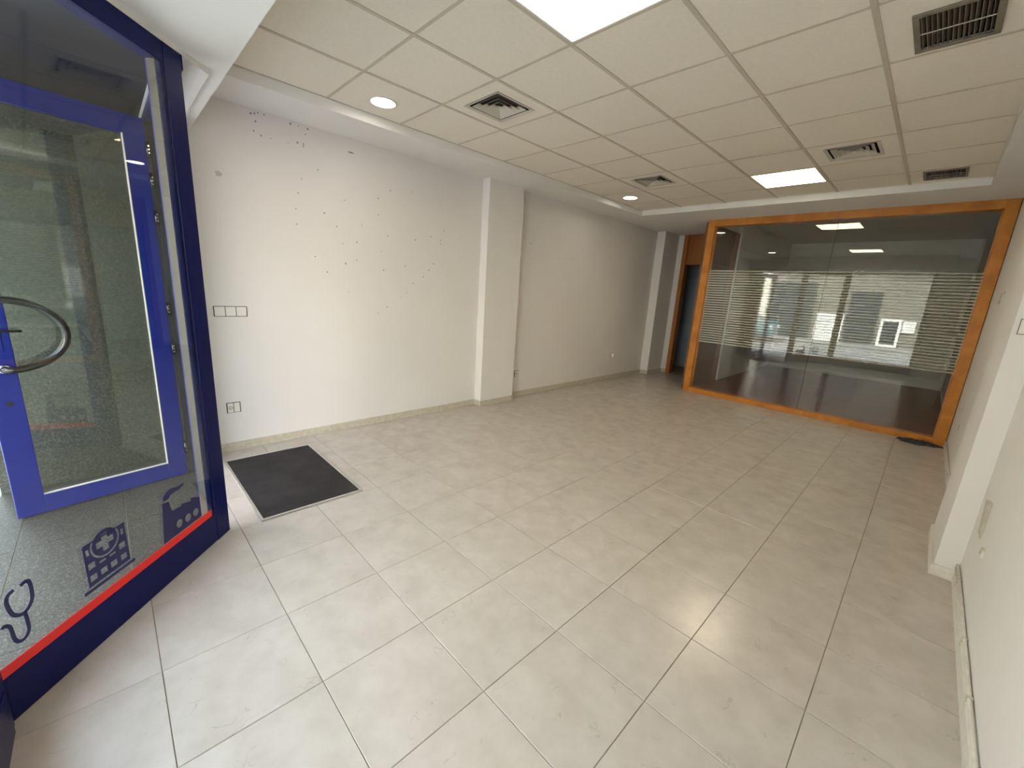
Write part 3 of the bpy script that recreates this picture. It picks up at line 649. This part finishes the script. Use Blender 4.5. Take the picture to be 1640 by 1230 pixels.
obj('outlet_body', MB().cbox((-0.02, -0.022, -0.002), (0.02, 0.022, 0.012), 0.003).xf(Matrix.Rotation(-math.pi / 2, 4, 'Y')), M['vent'], kp)
obj('outlet_hole', MB().lathe([(0.006, 0), (0.006, 0.0005)], (-0.0121, 0, 0), (-1, 0, 0), 10), M['joint'], kp)
wp = empty('wall_socket_plate', (0.287, 3.325, 1.46)); wp.location = (0.345, 3.32, 1.46); tag(wp, 'wall plate cut off by the right edge of the picture', 'socket')
obj('plate_face', MB().box((-0.036, -0.010, -0.036), (0.036, -0.0005, 0.036)), M['wplast'], wp, 0.002)
obj('plate_gap', MB().box((-0.039, -0.004, -0.039), (0.039, -0.0004, 0.039)), M['joint'], wp)
pp = empty('cable_pipe', (XR, 1.5, 0.09)); tag(pp, 'pair of thin cable pipes clipped above the right skirting', 'pipe')
for zz, r in ((0.004, 0.0085), (0.026, 0.007)):
    obj('pipe', MB().tube([(-0.011, -1.75, zz), (-0.011, -0.6, zz + 0.002), (-0.011, 0.3, zz), (-0.011, 1.2, zz + 0.003), (-0.011, 1.80, zz)], r, 10), M['basein'], pp)
for yy in (-1.0, -0.2, 0.62, 1.02, 1.6): obj('clip', B((-0.021, yy - 0.006, -0.008), (-0.001, yy + 0.006, 0.036)), M['vent'], pp, 0.002)
pq = empty('wall_pipe', (XR, 5.3, 0.09)); tag(pq, 'short cable pipe between the right pilaster and the glass frame', 'pipe')
obj('pipe', MB().tube([(-0.010, -1.34, 0.0), (-0.010, 0.2, 0.003), (-0.010, 1.38, 0.0)], 0.008, 10), M['basein'], pq)
obj('clip', B((-0.020, -0.006, -0.011), (-0.001, 0.006, 0.012)), M['vent'], pq)
blot('smudge', (5.95, 0.42), 0.05, 0.05, wr_, 'stain', XR, sx=-1)
blot('smudge', (6.1, 0.60), 0.03, 0.06, wr_, 'stain', XR, sx=-1)

# ------------------------------------------------------------------ dark rag on the floor
rn = 34; mb = MB(); vs = [(0, 0, 0.030)]
rnd = random.Random(3)
for ring_, (f, hh) in enumerate(((0.3, 0.034), (0.6, 0.024), (0.85, 0.018), (1.0, 0.001))):
    for k in range(rn):
        t = 2 * math.pi * k / rn; q = 1 + 0.16 * math.sin(3 * t + 1) + 0.10 * math.sin(7 * t) + rnd.uniform(-0.06, 0.06)
        vs.append((0.19 * f * q * math.cos(t), 0.095 * f * q * math.sin(t), max(0.001, hh + (rnd.uniform(-0.008, 0.010) if ring_ < 3 else 0))))
fs = [(0, 1 + k, 1 + (k + 1) % rn) for k in range(rn)]
for g_ in range(3):
    for k in range(rn): fs.append((1 + g_ * rn + k, 1 + (g_ + 1) * rn + k, 1 + (g_ + 1) * rn + (k + 1) % rn, 1 + g_ * rn + (k + 1) % rn))
fs.append(tuple(1 + 3 * rn + k for k in range(rn))[::-1])
rg = obj('floor_rag', mb.add(vs, fs), M['rag']); rg.location = (0.15, 6.72, 0.0008); rg.rotation_euler.z = 0.05
tag(rg, 'crumpled dark blue rag on the floor at the foot of the glass partition', 'rag')

# ------------------------------------------------------------------ the street
struct('pavement', B((-14, -3.2, -0.2), (12, -0.62, -0.01)), M['pave'], 'street pavement in front of the shop')
struct('road', B((-14, -9.0, -0.3), (12, -3.2, -0.12)), M['asph'], 'road in front of the shop')
struct('far_pavement', B((-14, -11.0, -0.2), (12, -9.0, -0.01)), M['asph'], 'pavement on the far side of the street')
def house(x0, x1, h, mat, lab, ground, cols, floors, band=()):
    e = empty('town_house', ((x0 + x1) / 2, -11.0, 0)); tag(e, lab, 'building', 'houses across the street')
    child('wall', B((x0, -14.0, -0.1), (x1, -11.0, h)), M[mat], e)
    child('cornice', B((x0 - 0.03, -11.15, h), (x1 + 0.03, -10.85, h + 0.18)), M['wframe'], e)
    for a, b in band: child('string_course', B((a, -11.0, 3.20), (b, -10.86, 3.42)), M['wframe'], e)
    def win(a, b, lo, hi, t):
        fr = MB()
        for q in (((a, lo), (b, lo + t)), ((a, hi - t), (b, hi)), ((a, lo + t), (a + t, hi - t)), ((b - t, lo + t), (b, hi - t))): fr.box((q[0][0], -11.0, q[0][1]), (q[1][0], -10.9, q[1][1]))
        f_ = child('window', fr, M['wframe'], e)
        child('pane', B((a + t, -11.0, lo + t), (b - t, -10.94, hi - t)), M['pane'], e)
    for kind_, a, b, lo, hi in ground:
        if kind_ == 'w': win(a, b, lo, hi, 0.10)
        elif kind_ == 'shop': child('shop_front', B((a, -11.0, lo), (b, -10.97, hi)), M['pane'], e)
        else:
            n = max(2, int((hi - lo) / 0.12))
            for k in range(n): child('shutter_slat', B((a, -11.0, lo + (hi - lo) * k / n), (b, -10.93, lo + (hi - lo) * (k + 0.85) / n)), M['wframe'], e)
    wd = (x1 - x0) / cols
    for f in range(1, floors):
        z = 3.3 + 2.9 * (f - 1)
        for k in range(cols):
            cx = x0 + wd * (k + 0.5); a, b, lo, hi = cx - 0.5, cx + 0.5, z + 0.8, z + 2.2
            win(a, b, lo, hi, 0.09)
            if k % 2 == 0:
                child('balcony', B((a - 0.2, -11.0, lo - 0.25), (b + 0.2, -10.2, lo - 0.12)), M['wframe'], e)
                child('balcony_rail', B((a - 0.2, -10.24, lo - 0.12), (b + 0.2, -10.20, lo + 0.7)), M['ventd'], e)
house(-14.0, -6.3, 6.6, 'render', 'cream rendered house across the street, left end of the row', [('shop', -8.0, -6.6, 0.0, 2.6), ('w', -10.6, -8.8, 0.4, 2.3), ('w', -13.4, -11.6, 0.4, 2.3)], 4, 2)
house(-6.2, -0.3, 9.4, 'brickr', 'grey brown rendered house across the street with two upper floors', [('shop', -6.0, -4.25, 0.0, 2.7), ('shutter', -4.05, -2.98, 0.0, 1.30), ('shop', -2.9, -1.8, 0.0, 2.35), ('w', -1.66, -0.95, 0.0, 1.22), ('shutter', -0.92, -0.5, 0.68, 1.18)], 3, 3, [(-6.1, -5.5), (-4.3, -0.36)])
house(-0.2, 7.5, 6.6, 'wall2', 'pale grey house across the street, right end of the row', [('w', 0.6, 2.2, 0.0, 2.4), ('w', 3.0, 4.6, 0.4, 2.4), ('w', 5.4, 7.0, 0.4, 2.4)], 4, 2)
def carbuild(x, y, mat, lab):
    e = empty('parked_car', (x, y, -0.12)); tag(e, lab, 'car', 'cars parked across the street')
    prof = [(-2.05, 0.30), (-2.08, 0.62), (-1.95, 0.86), (-1.25, 0.95), (-0.62, 1.42), (0.75, 1.46), (1.45, 1.02), (1.98, 0.92), (2.10, 0.60), (2.05, 0.30)]
    v = [(a, s * 0.82 * (0.86 if b > 1.2 else 1.0), b) for s in (-1, 1) for a, b in prof]; n = len(prof)
    bod = obj('body', MB().add(v, [tuple(range(n)), tuple(range(2 * n - 1, n - 1, -1))] + [(i, n + i, n + (i + 1) % n, (i + 1) % n) for i in range(n)]), M[mat], e, 0.05)
    for s in (-1, 1):
        yy = s * 0.80
        obj('side_window', MB().add([(a, yy * (0.90 if b > 1.2 else 1.035) , b) for a, b in ((-1.0, 1.02), (-0.55, 1.34), (0.70, 1.37), (1.20, 1.02))] + [(a, yy * (0.86 if b > 1.2 else 0.98), b) for a, b in ((-1.0, 1.02), (-0.55, 1.34), (0.70, 1.37), (1.20, 1.02))],
                                   [(0, 1, 2, 3), (7, 6, 5, 4), (0, 4, 5, 1), (1, 5, 6, 2), (2, 6, 7, 3), (3, 7, 4, 0)]), M['pane'], e)
        for wx in (-1.28, 1.30):
            wh = obj('wheel', MB().lathe([(0.20, -0.02), (0.31, -0.02), (0.33, 0.03), (0.33, 0.15), (0.30, 0.19), (0.20, 0.19)], (wx, s * 0.66, 0.33), (0, s, 0), 24), M['rubber'], e)
            obj('hub_cap', MB().lathe([(0.20, 0.17), (0.20, 0.195), (0.05, 0.205)], (wx, s * 0.66, 0.33), (0, s, 0), 20), M['alu'], wh)
    for s in (-1, 1): obj('headlamp', B((2.02, s * 0.62 - 0.14, 0.62), (2.10, s * 0.62 + 0.14, 0.76)), M['wframe'], e, 0.02)
    return e
carbuild(-12.2, -7.6, 'carw', 'white car parked on the far side of the street')
carbuild(-7.0, -7.6, 'carb', 'teal car parked on the far side of the street in front of the cream house')
